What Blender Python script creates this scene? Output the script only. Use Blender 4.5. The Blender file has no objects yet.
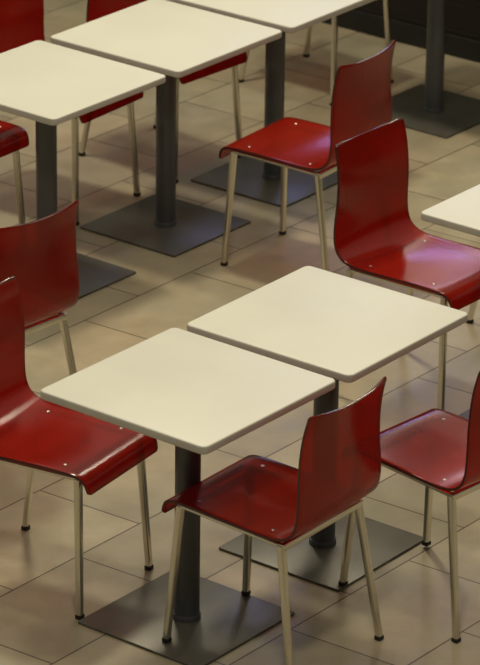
import bpy, bmesh, math
from mathutils import Vector, Matrix, noise
PI = math.pi
C = bpy.context.scene.collection
S = bpy.context.scene

# ---------------------------------------------------------------- materials
def new_mat(name):
    m = bpy.data.materials.new(name); m.use_nodes = True
    nt = m.node_tree; b = nt.nodes['Principled BSDF']
    return m, nt, b

def noise_node(nt, scale, detail=4, rough=.55, coord='Object', mapping=None):
    tc = nt.nodes.new('ShaderNodeTexCoord'); n = nt.nodes.new('ShaderNodeTexNoise')
    n.inputs['Scale'].default_value = scale; n.inputs['Detail'].default_value = detail
    n.inputs['Roughness'].default_value = rough
    if mapping:
        mp = nt.nodes.new('ShaderNodeMapping'); mp.inputs['Scale'].default_value = mapping
        nt.links.new(tc.outputs[coord], mp.inputs['Vector']); nt.links.new(mp.outputs[0], n.inputs['Vector'])
    else:
        nt.links.new(tc.outputs[coord], n.inputs['Vector'])
    return n

def ramp(nt, src, a, b, p0=.35, p1=.65):
    r = nt.nodes.new('ShaderNodeValToRGB')
    r.color_ramp.elements[0].position = p0; r.color_ramp.elements[1].position = p1
    r.color_ramp.elements[0].color = a; r.color_ramp.elements[1].color = b
    nt.links.new(src, r.inputs[0]); return r

def g(v): return (v, v, v, 1)

def mottled(name, ca, cb, scale, rough=(.3, .45), metal=0, bump=0, mapping=None, spec=.5):
    m, nt, b = new_mat(name)
    n = noise_node(nt, scale, mapping=mapping)
    nt.links.new(ramp(nt, n.outputs['Fac'], ca, cb).outputs[0], b.inputs['Base Color'])
    nt.links.new(ramp(nt, n.outputs['Fac'], g(rough[0]), g(rough[1])).outputs[0], b.inputs['Roughness'])
    b.inputs['Metallic'].default_value = metal
    b.inputs['Specular IOR Level'].default_value = spec
    if bump:
        bp = nt.nodes.new('ShaderNodeBump'); bp.inputs['Strength'].default_value = bump; bp.inputs['Distance'].default_value = .002
        nt.links.new(n.outputs['Fac'], bp.inputs['Height']); nt.links.new(bp.outputs[0], b.inputs['Normal'])
    return m

M = {}
M['laminate'] = mottled('cream_laminate', (.765, .775, .66, 1), (.80, .81, .69, 1), 3, (.33, .42))
M['edge'] = mottled('tabletop_edging', (.56, .55, .50, 1), (.62, .61, .55, 1), 8, (.4, .5))
M['column'] = mottled('grey_painted_steel', (.088, .095, .105, 1), (.115, .124, .136, 1), 5, (.32, .48), .3, mapping=(3, 3, .6))
M['plate'] = mottled('brushed_steel_plate', (.135, .132, .108, 1), (.16, .157, .128, 1), 5, (.34, .42), .35, mapping=(1, 2, 1))
M['plate_edge'] = mottled('plate_edge_steel', (.10, .10, .10, 1), (.2, .2, .2, 1), 9, (.2, .3), .9)
M['leg'] = mottled('satin_chrome_tube', (.66, .64, .57, 1), (.76, .74, .66, 1), 5, (.18, .26), 1.0, mapping=(1, 1, .5))
M['rubber'] = mottled('black_rubber', (.01, .01, .01, 1), (.02, .02, .02, 1), 30, (.5, .7))
M['screw'] = mottled('screw_steel', (.42, .40, .36, 1), (.55, .52, .47, 1), 60, (.2, .3), .9)
M['counter'] = None

def shell_mat(name, col, tint, clear):
    m, nt, b = new_mat(name)
    n = noise_node(nt, 7, 5)
    nt.links.new(ramp(nt, n.outputs['Fac'], (col[0]*.97, col[1]*.97, col[2]*.97, 1), (col[0]*1.03, col[1]*1.03, col[2]*1.03, 1)).outputs[0], b.inputs['Base Color'])
    nt.links.new(ramp(nt, n.outputs['Fac'], g(.17), g(.20)).outputs[0], b.inputs['Roughness'])
    b.inputs['IOR'].default_value = 1.55
    t = nt.nodes.new('ShaderNodeBsdfTransparent'); t.inputs[0].default_value = tint
    mx = nt.nodes.new('ShaderNodeMixShader'); mx.inputs[0].default_value = clear
    nt.links.new(b.outputs[0], mx.inputs[1]); nt.links.new(t.outputs[0], mx.inputs[2])
    nt.links.new(mx.outputs[0], nt.nodes['Material Output'].inputs[0])
    return m
M['shell'] = shell_mat('red_acrylic', (.33, .0150, .005), (.95, .08, .035, 1), .36)
M['shell_edge'] = mottled('dark_red_acrylic_edge', (.055, .008, .006, 1), (.09, .014, .01, 1), 12, (.12, .2))

def floor_mat():
    m, nt, b = new_mat('beige_stone_tiles')
    L = nt.links
    tc = nt.nodes.new('ShaderNodeTexCoord')
    sx = nt.nodes.new('ShaderNodeSeparateXYZ'); L.new(tc.outputs['Object'], sx.inputs[0])
    def mth(op, a, c):
        k = nt.nodes.new('ShaderNodeMath'); k.operation = op
        for i, v in enumerate((a, c)):
            if isinstance(v, (int, float)): k.inputs[i].default_value = v
            else: L.new(v, k.inputs[i])
        return k.outputs[0]
    # courses run along x; joints lean very slightly
    yy = mth('ADD', sx.outputs['Y'], .667 + .3935*40)
    xx = mth('ADD', mth('ADD', sx.outputs['X'], mth('MULTIPLY', sx.outputs['Y'], .045)), -.13 + .2925 + .585*40)
    cb = nt.nodes.new('ShaderNodeCombineXYZ'); L.new(xx, cb.inputs[0]); L.new(yy, cb.inputs[1])
    br = nt.nodes.new('ShaderNodeTexBrick')
    L.new(cb.outputs[0], br.inputs['Vector'])
    br.offset = .5; br.offset_frequency = 2; br.squash = 1
    for k, v in {'Scale': 1, 'Mortar Size': .0028, 'Mortar Smooth': .25, 'Bias': 0, 'Brick Width': .585, 'Row Height': .3935}.items():
        br.inputs[k].default_value = v
    br.inputs['Color1'].default_value = (.40, .358, .25, 1)
    br.inputs['Color2'].default_value = (.52, .462, .318, 1)
    br.inputs['Mortar'].default_value = (.10, .075, .055, 1)
    n = noise_node(nt, 5.5, 8, .65)
    r = ramp(nt, n.outputs['Fac'], g(.82), g(1.1), .3, .7)
    n2 = noise_node(nt, 1.6, 3)
    r2 = ramp(nt, n2.outputs['Fac'], (1.04, .98, .94, 1), (.97, 1.0, 1.0, 1), .4, .6)
    def mul(a, c):
        k = nt.nodes.new('ShaderNodeMix'); k.data_type = 'RGBA'; k.blend_type = 'MULTIPLY'; k.inputs[0].default_value = 1
        L.new(a, k.inputs[6]); L.new(c, k.inputs[7]); return k.outputs[2]
    L.new(mul(mul(br.outputs['Color'], r.outputs[0]), r2.outputs[0]), b.inputs['Base Color'])
    rr = ramp(nt, n.outputs['Fac'], g(.30), g(.44)); L.new(rr.outputs[0], b.inputs['Roughness'])
    bp = nt.nodes.new('ShaderNodeBump'); bp.inputs['Strength'].default_value = .5; bp.inputs['Distance'].default_value = .0015; bp.invert = True
    L.new(br.outputs['Fac'], bp.inputs['Height']); L.new(bp.outputs[0], b.inputs['Normal'])
    return m
M['floor'] = floor_mat()

def wall_mat():
    m, nt, b = new_mat('dark_brown_clad_panels')
    L = nt.links
    tc = nt.nodes.new('ShaderNodeTexCoord'); mp = nt.nodes.new('ShaderNodeMapping')
    mp.inputs['Rotation'].default_value = (0, PI/2, PI/2)
    sx = nt.nodes.new('ShaderNodeSeparateXYZ'); cb = nt.nodes.new('ShaderNodeCombineXYZ')
    L.new(tc.outputs['Object'], sx.inputs[0]); L.new(sx.outputs['Y'], cb.inputs[0]); L.new(sx.outputs['Z'], cb.inputs[1])
    br = nt.nodes.new('ShaderNodeTexBrick'); L.new(cb.outputs[0], br.inputs['Vector'])
    for k, v in {'Scale': 1, 'Mortar Size': .004, 'Mortar Smooth': .3, 'Bias': 0, 'Brick Width': .5, 'Row Height': .115}.items():
        br.inputs[k].default_value = v
    br.inputs['Color1'].default_value = (.010, .0075, .006, 1)
    br.inputs['Color2'].default_value = (.017, .0125, .010, 1)
    br.inputs['Mortar'].default_value = (.006, .005, .004, 1)
    L.new(br.outputs['Color'], b.inputs['Base Color'])
    b.inputs['Roughness'].default_value = .5
    bp = nt.nodes.new('ShaderNodeBump'); bp.inputs['Strength'].default_value = .6; bp.inputs['Distance'].default_value = .004; bp.invert = True
    L.new(br.outputs['Fac'], bp.inputs['Height']); L.new(bp.outputs[0], b.inputs['Normal'])
    return m
M['counter'] = wall_mat()

# ---------------------------------------------------------------- mesh helpers
def link(name, bm, mats, parent=None, smooth=True, angle=40):
    me = bpy.data.meshes.new(name); bmesh.ops.recalc_face_normals(bm, faces=bm.faces); bm.to_mesh(me); bm.free()
    for m in (mats if isinstance(mats, (list, tuple)) else [mats]): me.materials.append(m)
    if smooth:
        for p in me.polygons: p.use_smooth = True
        me.set_sharp_from_angle(angle=math.radians(angle))
    o = bpy.data.objects.new(name, me); C.objects.link(o)
    if parent: o.parent = parent
    return o

def rounded_rect(hx, hy, r, n=8):
    pts = []
    for cx, cy, a0 in ((hx-r, hy-r, 0), (-hx+r, hy-r, PI/2), (-hx+r, -hy+r, PI), (hx-r, -hy+r, 1.5*PI)):
        for i in range(n+1):
            a = a0 + PI/2*i/n
            pts.append((cx + r*math.cos(a), cy + r*math.sin(a)))
    return pts

def stack_rings(bm, rings, mat_of=None, cap=True):
    """rings: list of lists of 3D points, same length, bottom to top"""
    vs = [[bm.verts.new(p) for p in ring] for ring in rings]
    n = len(vs[0])
    for k in range(len(vs)-1):
        for i in range(n):
            f = bm.faces.new((vs[k][i], vs[k][(i+1) % n], vs[k+1][(i+1) % n], vs[k+1][i]))
            if mat_of: f.material_index = mat_of(k)
    if cap:
        f = bm.faces.new(list(reversed(vs[0]))); f.material_index = mat_of(0) if mat_of else 0
        f = bm.faces.new(vs[-1]); f.material_index = mat_of(len(vs)-1) if mat_of else 0
    return vs

def slab(bm, hx, hy, z0, z1, r, bev, steps=4, mat_of=None):
    rings = []
    def ring(inset, z): return [(x, y, z) for x, y in rounded_rect(hx-inset, hy-inset, max(r-inset, .001))]
    for i in range(steps+1):
        a = PI/2*i/steps; rings.append(ring(bev*(1-math.sin(a)), z0 + bev*(1-math.cos(a))))
    for i in range(steps+1):
        a = PI/2*i/steps; rings.append(ring(bev*(1-math.cos(a)), z1 - bev*(1-math.sin(a))))
    stack_rings(bm, rings, mat_of)

def lathe(bm, prof, n=40, c=(0, 0)):
    rings = [[(c[0]+r*math.cos(2*PI*i/n), c[1]+r*math.sin(2*PI*i/n), z) for i in range(n)] for r, z in prof]
    stack_rings(bm, rings)

def bar(bm, a, b, w, h, r=.004, up=Vector((0, 0, 1)), taper=1.0, ext=0):
    """rounded rectangular tube from a to b; w across, h along 'up'"""
    a = Vector(a); b = Vector(b); d = (b-a).normalized(); a = a-d*ext; b = b+d*ext
    x = d.cross(up).normalized() if abs(d.dot(up)) < .95 else d.cross(Vector((0, 1, 0))).normalized()
    y = x.cross(d).normalized()
    rings = []
    for p, s in ((a, 1.0), (b, taper)):
        rings.append([tuple(p + x*u*s + y*v*s) for u, v in rounded_rect(w/2, h/2, r, 4)])
    stack_rings(bm, rings)

def leg_tube(bm, top, foot, w, d, z_cap, r=.006):
    """leg whose cross-sections stay horizontal"""
    rings = []
    for t in (0, .25, .5, .75, 1):
        p = Vector(foot).lerp(Vector(top), t)
        s = .86 + .14*t
        rings.append([(p.x+u*s, p.y+v*s, p.z) for u, v in rounded_rect(w/2, d/2, r, 4)])
    stack_rings(bm, rings)

def thing(name, label, cat, loc=(0, 0, 0), rz=0, group=None, rx=0):
    o = bpy.data.objects.new(name, None); C.objects.link(o); o.empty_display_size = .1
    o.location = loc; o.rotation_euler = (rx, 0, rz); o['label'] = label; o['category'] = cat
    if group: o['group'] = group
    return o

def dup(root, loc, rz, label, group=None, rx=0):
    r = root.copy(); C.objects.link(r); r.location = loc; r.rotation_euler = (rx, 0, rz); r['label'] = label
    if group: r['group'] = group
    for ch in list(root.children):
        c = ch.copy(); C.objects.link(c); c.parent = r
        for gc in list(ch.children):
            d = gc.copy(); C.objects.link(d); d.parent = c
    return r

# ---------------------------------------------------------------- floor and wall
bm = bmesh.new()
v = [bm.verts.new(p) for p in ((-12, -10, 0), (4.9, -10, 0), (4.9, 14, 0), (-12, 14, 0))]
bm.faces.new(v)
lo = [bm.verts.new((q.co.x, q.co.y, -.1)) for q in v]
for i in range(4): bm.faces.new((v[i], lo[i], lo[(i+1) % 4], v[(i+1) % 4]))
bm.faces.new(list(reversed(lo)))
fl = link('floor', bm, M['floor'], smooth=False); fl['kind'] = 'structure'

bm = bmesh.new()
v0 = [(4.70, -10), (4.88, -10), (4.88, 14), (4.70, 14)]
stack_rings(bm, [[(x, y, 0) for x, y in v0], [(x, y, 1.25) for x, y in v0]])
w = link('wall_back', bm, M['counter'], smooth=False); w['kind'] = 'structure'
bm = bmesh.new()
bar(bm, (4.695, -10, .045), (4.695, 14, .045), .014, .09, .002)
w = link('baseboard_back', bm, M['rubber'], smooth=False); w['kind'] = 'structure'

# ---------------------------------------------------------------- table
TS, TH, BS = .610, .75, .455
def make_table(label, loc, rz, group):
    t = thing('cafe_table', label, 'table', loc, rz, group)
    bm = bmesh.new()
    slab(bm, TS/2, TS/2, TH-.026, TH, .022, .006, 4, lambda k: 0 if k >= 7 else 1)
    link('tabletop', bm, [M['laminate'], M['edge']], t, angle=50)
    bm = bmesh.new()
    lathe(bm, [(.0415, .0085), (.0415, .022), (.040, .025), (.0375, .0255), (.0375, TH-.034)])
    link('column', bm, M['column'], t, angle=35)
    bm = bmesh.new()
    slab(bm, .11, .11, TH-.034, TH-.0265, .01, .001, 1)
    for a in (PI/4, 3*PI/4):
        dx, dy = .2*math.cos(a), .2*math.sin(a)
        bar(bm, (-dx, -dy, TH-.031), (dx, dy, TH-.031), .03, .008, .001)
    link('top_bracket', bm, M['column'], t, smooth=False)
    bm = bmesh.new()
    slab(bm, BS/2, BS/2, 0, .008, .006, .0015, 2, lambda k: 0 if k >= 4 else 1)
    link('base_plate', bm, [M['plate'], M['plate_edge']], t, angle=50)
    return t

TG = 'cream square cafe tables'
tA = make_table('square cream table nearest the camera, a red chair tucked to each side, lower left', (0, 0, 0), 0, TG)
for x, y, rz, lab in (
    (.646, -.009, .012, 'square cream table in the middle of the photo, just behind the nearest cream table'),
    (1.739, 2.061, -.005, 'square cream table cut by the left edge of the photo, near the top'),
    (2.397, 2.054, .003, 'whole square cream table at the top, between two other tables of the far row'),
    (3.048, 2.055, .01, 'square cream table cut by the top edge, third along the far row'),
    (4.068, 2.03, 0, 'table by the dark wall at top right, only its grey column and base in view'),
    (1.835, -.006, 0, 'square cream table of which only one corner shows at the right edge'),
):
    dup(tA, (x, y, 0), rz, lab)

# ---------------------------------------------------------------- chair
def catmull(pts, n):
    out = []
    P = [pts[0]] + pts + [pts[-1]]
    for i in range(1, len(P)-2):
        for k in range(n):
            t = k/n
            out.append(tuple(.5*((2*P[i][j]) + (-P[i-1][j]+P[i+1][j])*t + (2*P[i-1][j]-5*P[i][j]+4*P[i+1][j]-P[i+2][j])*t*t
                       + (-P[i-1][j]+3*P[i][j]-3*P[i+1][j]+P[i+2][j])*t**3) for j in range(len(pts[0]))))
    out.append(tuple(pts[-1])); return out

# side profile: forward y, height z, half width, curve depth (edges sit forward of the middle by this)
PROF = [(.219, .402, .187, 0), (.215, .418, .189, 0), (.209, .436, .192, 0), (.197, .4515, .194, 0), (.174, .4600, .196, 0), (.14, .4615, .197, .002),
        (.06, .4585, .198, .007), (-.04, .4535, .199, .011), (-.12, .4510, .200, .011), (-.185, .455, .201, .008), (-.224, .466, .201, .006),
        (-.250, .487, .200, .006), (-.263, .516, .199, .008), (-.268, .55, .198, .010), (-.269, .60, .195, .013), (-.268, .66, .191, .017),
        (-.271, .73, .187, .020), (-.280, .79, .184, .023), (-.294, .845, .181, .025)]
def make_shell_bm():
    rows = catmull(PROF, 5)
    # resample the two ends densely so the corners can be rounded
    L = [0]
    for a, b in zip(rows, rows[1:]): L.append(L[-1] + math.hypot(b[0]-a[0], b[1]-a[1]))
    T = L[-1]
    def at(s):
        s = min(max(s, 0), T)
        for i in range(len(L)-1):
            if s <= L[i+1]:
                t = (s-L[i])/(L[i+1]-L[i]); return [a+(b-a)*t for a, b in zip(rows[i], rows[i+1])]
        return list(rows[-1])
    ends = [0, .0008, .002, .0035, .005, .007, .009, .011, .013]
    ss = ends + [.013+(T-.026)*i/70 for i in range(1, 70)] + [T-e for e in reversed(ends)]
    NU = 24
    us = [-1 + 2*i/NU for i in range(NU+1)]
    bm = bmesh.new(); grid = []
    for s in ss:
        y, z, hw, cv = at(s)
        y2, z2 = at(s+.004)[:2]; y1, z1 = at(s-.004)[:2]
        ty, tz = y2-y1, z2-z1; l = math.hypot(ty, tz) or 1
        ny, nz = tz/l, -ty/l                     # towards sitter / up
        r = .013 if s < T/2 else .007
        d = min(s, T-s)
        if d < r: hw -= r - math.sqrt(max(r*r-(r-d)**2, 0))
        row = []
        for u in us:
            k = cv*(u*u - .33)
            row.append(bm.verts.new((u*hw, y + ny*k, z + nz*k)))
        grid.append(row)
    for a, b in zip(grid, grid[1:]):
        for i in range(NU): bm.faces.new((a[i], a[i+1], b[i+1], b[i]))
    return bm

FF = (.190, .185); RF = (.216, -.279); TF = (.165, .165); TR = (.183, -.205)
def make_chair(label, loc, rz, group, rx=0):
    t = thing('red_chair', label, 'chair', loc, rz, group, rx)
    bm = make_shell_bm()
    sh = link('seat_shell', bm, [M['shell'], M['shell_edge']], t, angle=60)
    # make sure faces point up/forward so the thickness grows downwards
    me = sh.data
    up = sum(p.normal.z for p in me.polygons)
    if up < 0: me.flip_normals()
    so = sh.modifiers.new('thickness', 'SOLIDIFY'); so.thickness = .009; so.offset = -1
    so.use_rim = True; so.material_offset_rim = 1
    bv = sh.modifiers.new('soft_edge', 'BEVEL'); bv.width = .0016; bv.segments = 2; bv.limit_method = 'ANGLE'; bv.angle_limit = math.radians(50)
    # frame under the seat
    zf = .434
    bm = bmesh.new()
    for s in (-1, 1):
        bar(bm, (s*TF[0], TF[1], zf+.002), (s*TR[0], TR[1], zf+.002), .018, .012, .004, ext=.004)
    bar(bm, (-TR[0], TR[1]-.004, zf-.003), (TR[0], TR[1]-.004, zf-.003), .020, .022, .004, ext=.008)
    bar(bm, (-TF[0], TF[1]-.03, zf), (TF[0], TF[1]-.03, zf), .020, .018, .004)
    link('seat_frame', bm, M['leg'], t, angle=35)
    # legs
    for s in (-1, 1):
        for (f, tp, w) in ((FF, TF, .0245), (RF, TR, .0235)):
            ft = Vector((s*f[0], f[1], .012)); top = Vector((s*tp[0], tp[1], .436))
            bm = bmesh.new(); leg_tube(bm, top, ft, w, .0215, .012)
            lg = link('leg', bm, M['leg'], t, angle=35)
            bm = bmesh.new()
            rings = [[(ft.x+u, ft.y+v, z) for u, v in rounded_rect(h, h*.92, .004, 4)] for h, z in ((.0105, 0), (.0118, .002), (.0118, .011), (.0108, .013))]
            stack_rings(bm, rings)
            link('foot_cap', bm, M['rubber'], lg, angle=35)
    # screws through the seat, with a spacer beneath
    for s in (-1, 1):
        for y in (.110, -.150):
            x = s*.150
            z = .4605 if y > 0 else .4530
            bm = bmesh.new()
            lathe(bm, [(.0015, z-.004), (.0062, z-.003), (.0064, z+.0008), (.005, z+.002), (.001, z+.0024)], 18, (x, y))
            link('screw', bm, M['screw'], t, angle=50)
    return t

CG = 'red acrylic cafe chairs'
# (x, y, turn in degrees, faces the camera side?, label)
chairs = [
    (.036, -.235, 1.3, 0, 'red chair seen from behind at the bottom centre, tucked under the nearest cream table'),
    (.630, -.430, -5.0, 0, 'red chair cut by the right edge, at the near side of the middle cream table'),
    (-.032, .452, 7.5, 1, 'red chair facing right at the left edge, its seat half under the nearest cream table'),
    (1.803, .420, -1.0, 1, 'red chair behind the middle table with a bluish glare on its seat'),
    (2.434, 1.472, 4.0, 0, 'red chair in the upper middle, seat wholly in view, at the far row of tables'),
    (.556, 1.325, -5, 0, 'red chair back at the left edge, in front of the tables of the far row'),
    (2.369, 2.510, 3.1, 1, 'red chair whose back fills the top left corner of the photo, behind the far tables'),
    (1.706, 2.495, 1.2, 1, 'red seat corner with a yellow glint, at the left edge beside a grey table column'),
    (2.967, 2.490, -2.9, 1, 'red chair behind the whole far table, its seat front showing under the tabletop'),
    (4.060, 2.566, -1.2, 1, 'chair by the dark wall at the top edge, of which only thin metal legs show'),
    (2.585, .376, .3, 1, 'chair beyond the right edge, only one metal foot in view below the glare lit seat'),
]
first = None
for x, y, deg, flip, lab in chairs:
    rz = math.radians(deg) + (PI if flip else 0)
    if first is None:
        # its front feet stand on the steel base plate, so it leans back by a hair
        first = make_chair(lab, (x, y, .0045), rz, CG, rx=math.atan(.0085/.47))
        first.location.z = .285*math.sin(math.atan(.0085/.47)) + .0002
    else:
        o = dup(first, (x, y, 0), rz, lab)
        if abs(x - .630) < .001 and not flip:
            # one front foot of this chair stands on the rim of a base plate
            o.rotation_euler[0] = math.atan(.0085/.47); o.location.z = first.location.z

# ---------------------------------------------------------------- camera
cam = bpy.data.cameras.new('camera'); co = bpy.data.objects.new('camera', cam); C.objects.link(co)
yaw, pitch, roll = .90592, .401964, .013958
cy, sy, cp, sp = math.cos(yaw), math.sin(yaw), math.cos(pitch), math.sin(pitch)
f = Vector((sy*cp, cy*cp, -sp)); r = Vector((cy, -sy, 0)); u = r.cross(f)
r2 = r*math.cos(roll) + u*math.sin(roll); u2 = -r*math.sin(roll) + u*math.cos(roll)
mt = Matrix((( r2.x, u2.x, -f.x), (r2.y, u2.y, -f.y), (r2.z, u2.z, -f.z))).to_4x4()
mt.translation = Vector((-7.49909, -6.06230, 5.01288)); co.matrix_world = mt
cam.sensor_fit = 'HORIZONTAL'; cam.sensor_width = 36; cam.lens = 3699.53/480*36
cam.clip_end = 100
cam.dof.use_dof = True; cam.dof.focus_distance = 11.2; cam.dof.aperture_fstop = 10
S.camera = co

# ---------------------------------------------------------------- light
def area(name, loc, target, size, power, col, size_y=None, shape='DISK'):
    l = bpy.data.lights.new(name, 'AREA'); l.energy = power; l.color = col; l.shape = shape; l.size = size
    if size_y: l.shape = 'RECTANGLE'; l.size_y = size_y
    o = bpy.data.objects.new(name, l); C.objects.link(o); o.location = loc
    o.rotation_euler = (Vector(target)-Vector(loc)).to_track_quat('-Z', 'Y').to_euler()
    return o
warm = (1, .87, .66)
area('ceiling_lamp', (2.7, 2.5, 5.2), (1.2, 1.0, 0), .6, 108, warm)
area('ceiling_lamp', (.4, .2, 5.2), (.4, .2, 0), .5, 34, warm)
area('ceiling_lamp', (-2.2, -1.8, 5.2), (-.3, -.2, 0), .5, 52, warm)
area('strip_lamp', (4.4, 1.7, 4.4), (1.5, .8, .4), 1.2, 26, warm, .22)
area('glint_strip_light', (4.2, 2.2, 2.8), (1.5, 1.2, .4), .12, 3.5, warm, 2.4)  # unseen strip light, added for glints on the chairs' front bends
area('seat_streak_light', (4.8, 2.6, 1.42), (.5, 0, .45), .16, 1.1, warm, 1.6)  # low light added out of view for the pale streak along a seat
area('blue_glare_light', (6.1, 3.8, 2.8), (1.8, .4, .45), 1.0, 3.2, (.34, .42, 1.0), .5)  # added unseen panel, aimed to mirror a bluish glare on one seat
area('blue_streak_light', (6.0, 3.75, 2.72), (1.8, .4, .45), .5, 3.0, (.25, .32, 1.0), .04)  # narrow added light, out of view, for the blue streak within that glare

wd = bpy.data.worlds.new('world'); S.world = wd; wd.use_nodes = True
nt = wd.node_tree; bg = nt.nodes['Background']; bg.inputs[0].default_value = (.95, .88, .70, 1)
# the hall is open and bright beyond the counter and dim behind the viewer
tc = nt.nodes.new('ShaderNodeTexCoord'); dp = nt.nodes.new('ShaderNodeVectorMath'); dp.operation = 'DOT_PRODUCT'
dp.inputs[1].default_value = Vector((.60, .50, .62)).normalized()
nt.links.new(tc.outputs['Generated'], dp.inputs[0])
mr = nt.nodes.new('ShaderNodeMapRange'); mr.interpolation_type = 'SMOOTHSTEP'
for k, v in zip(('From Min', 'From Max', 'To Min', 'To Max'), (-.2, .85, .08, .40)): mr.inputs[k].default_value = v
nt.links.new(dp.outputs['Value'], mr.inputs['Value']); nt.links.new(mr.outputs[0], bg.inputs[1])

S.view_settings.view_transform = 'Standard'; S.view_settings.look = 'None'
S.view_settings.exposure = 0; S.view_settings.gamma = 1; S.view_settings.use_curve_mapping = False
S.cycles.max_bounces = 8; S.cycles.transparent_max_bounces = 12
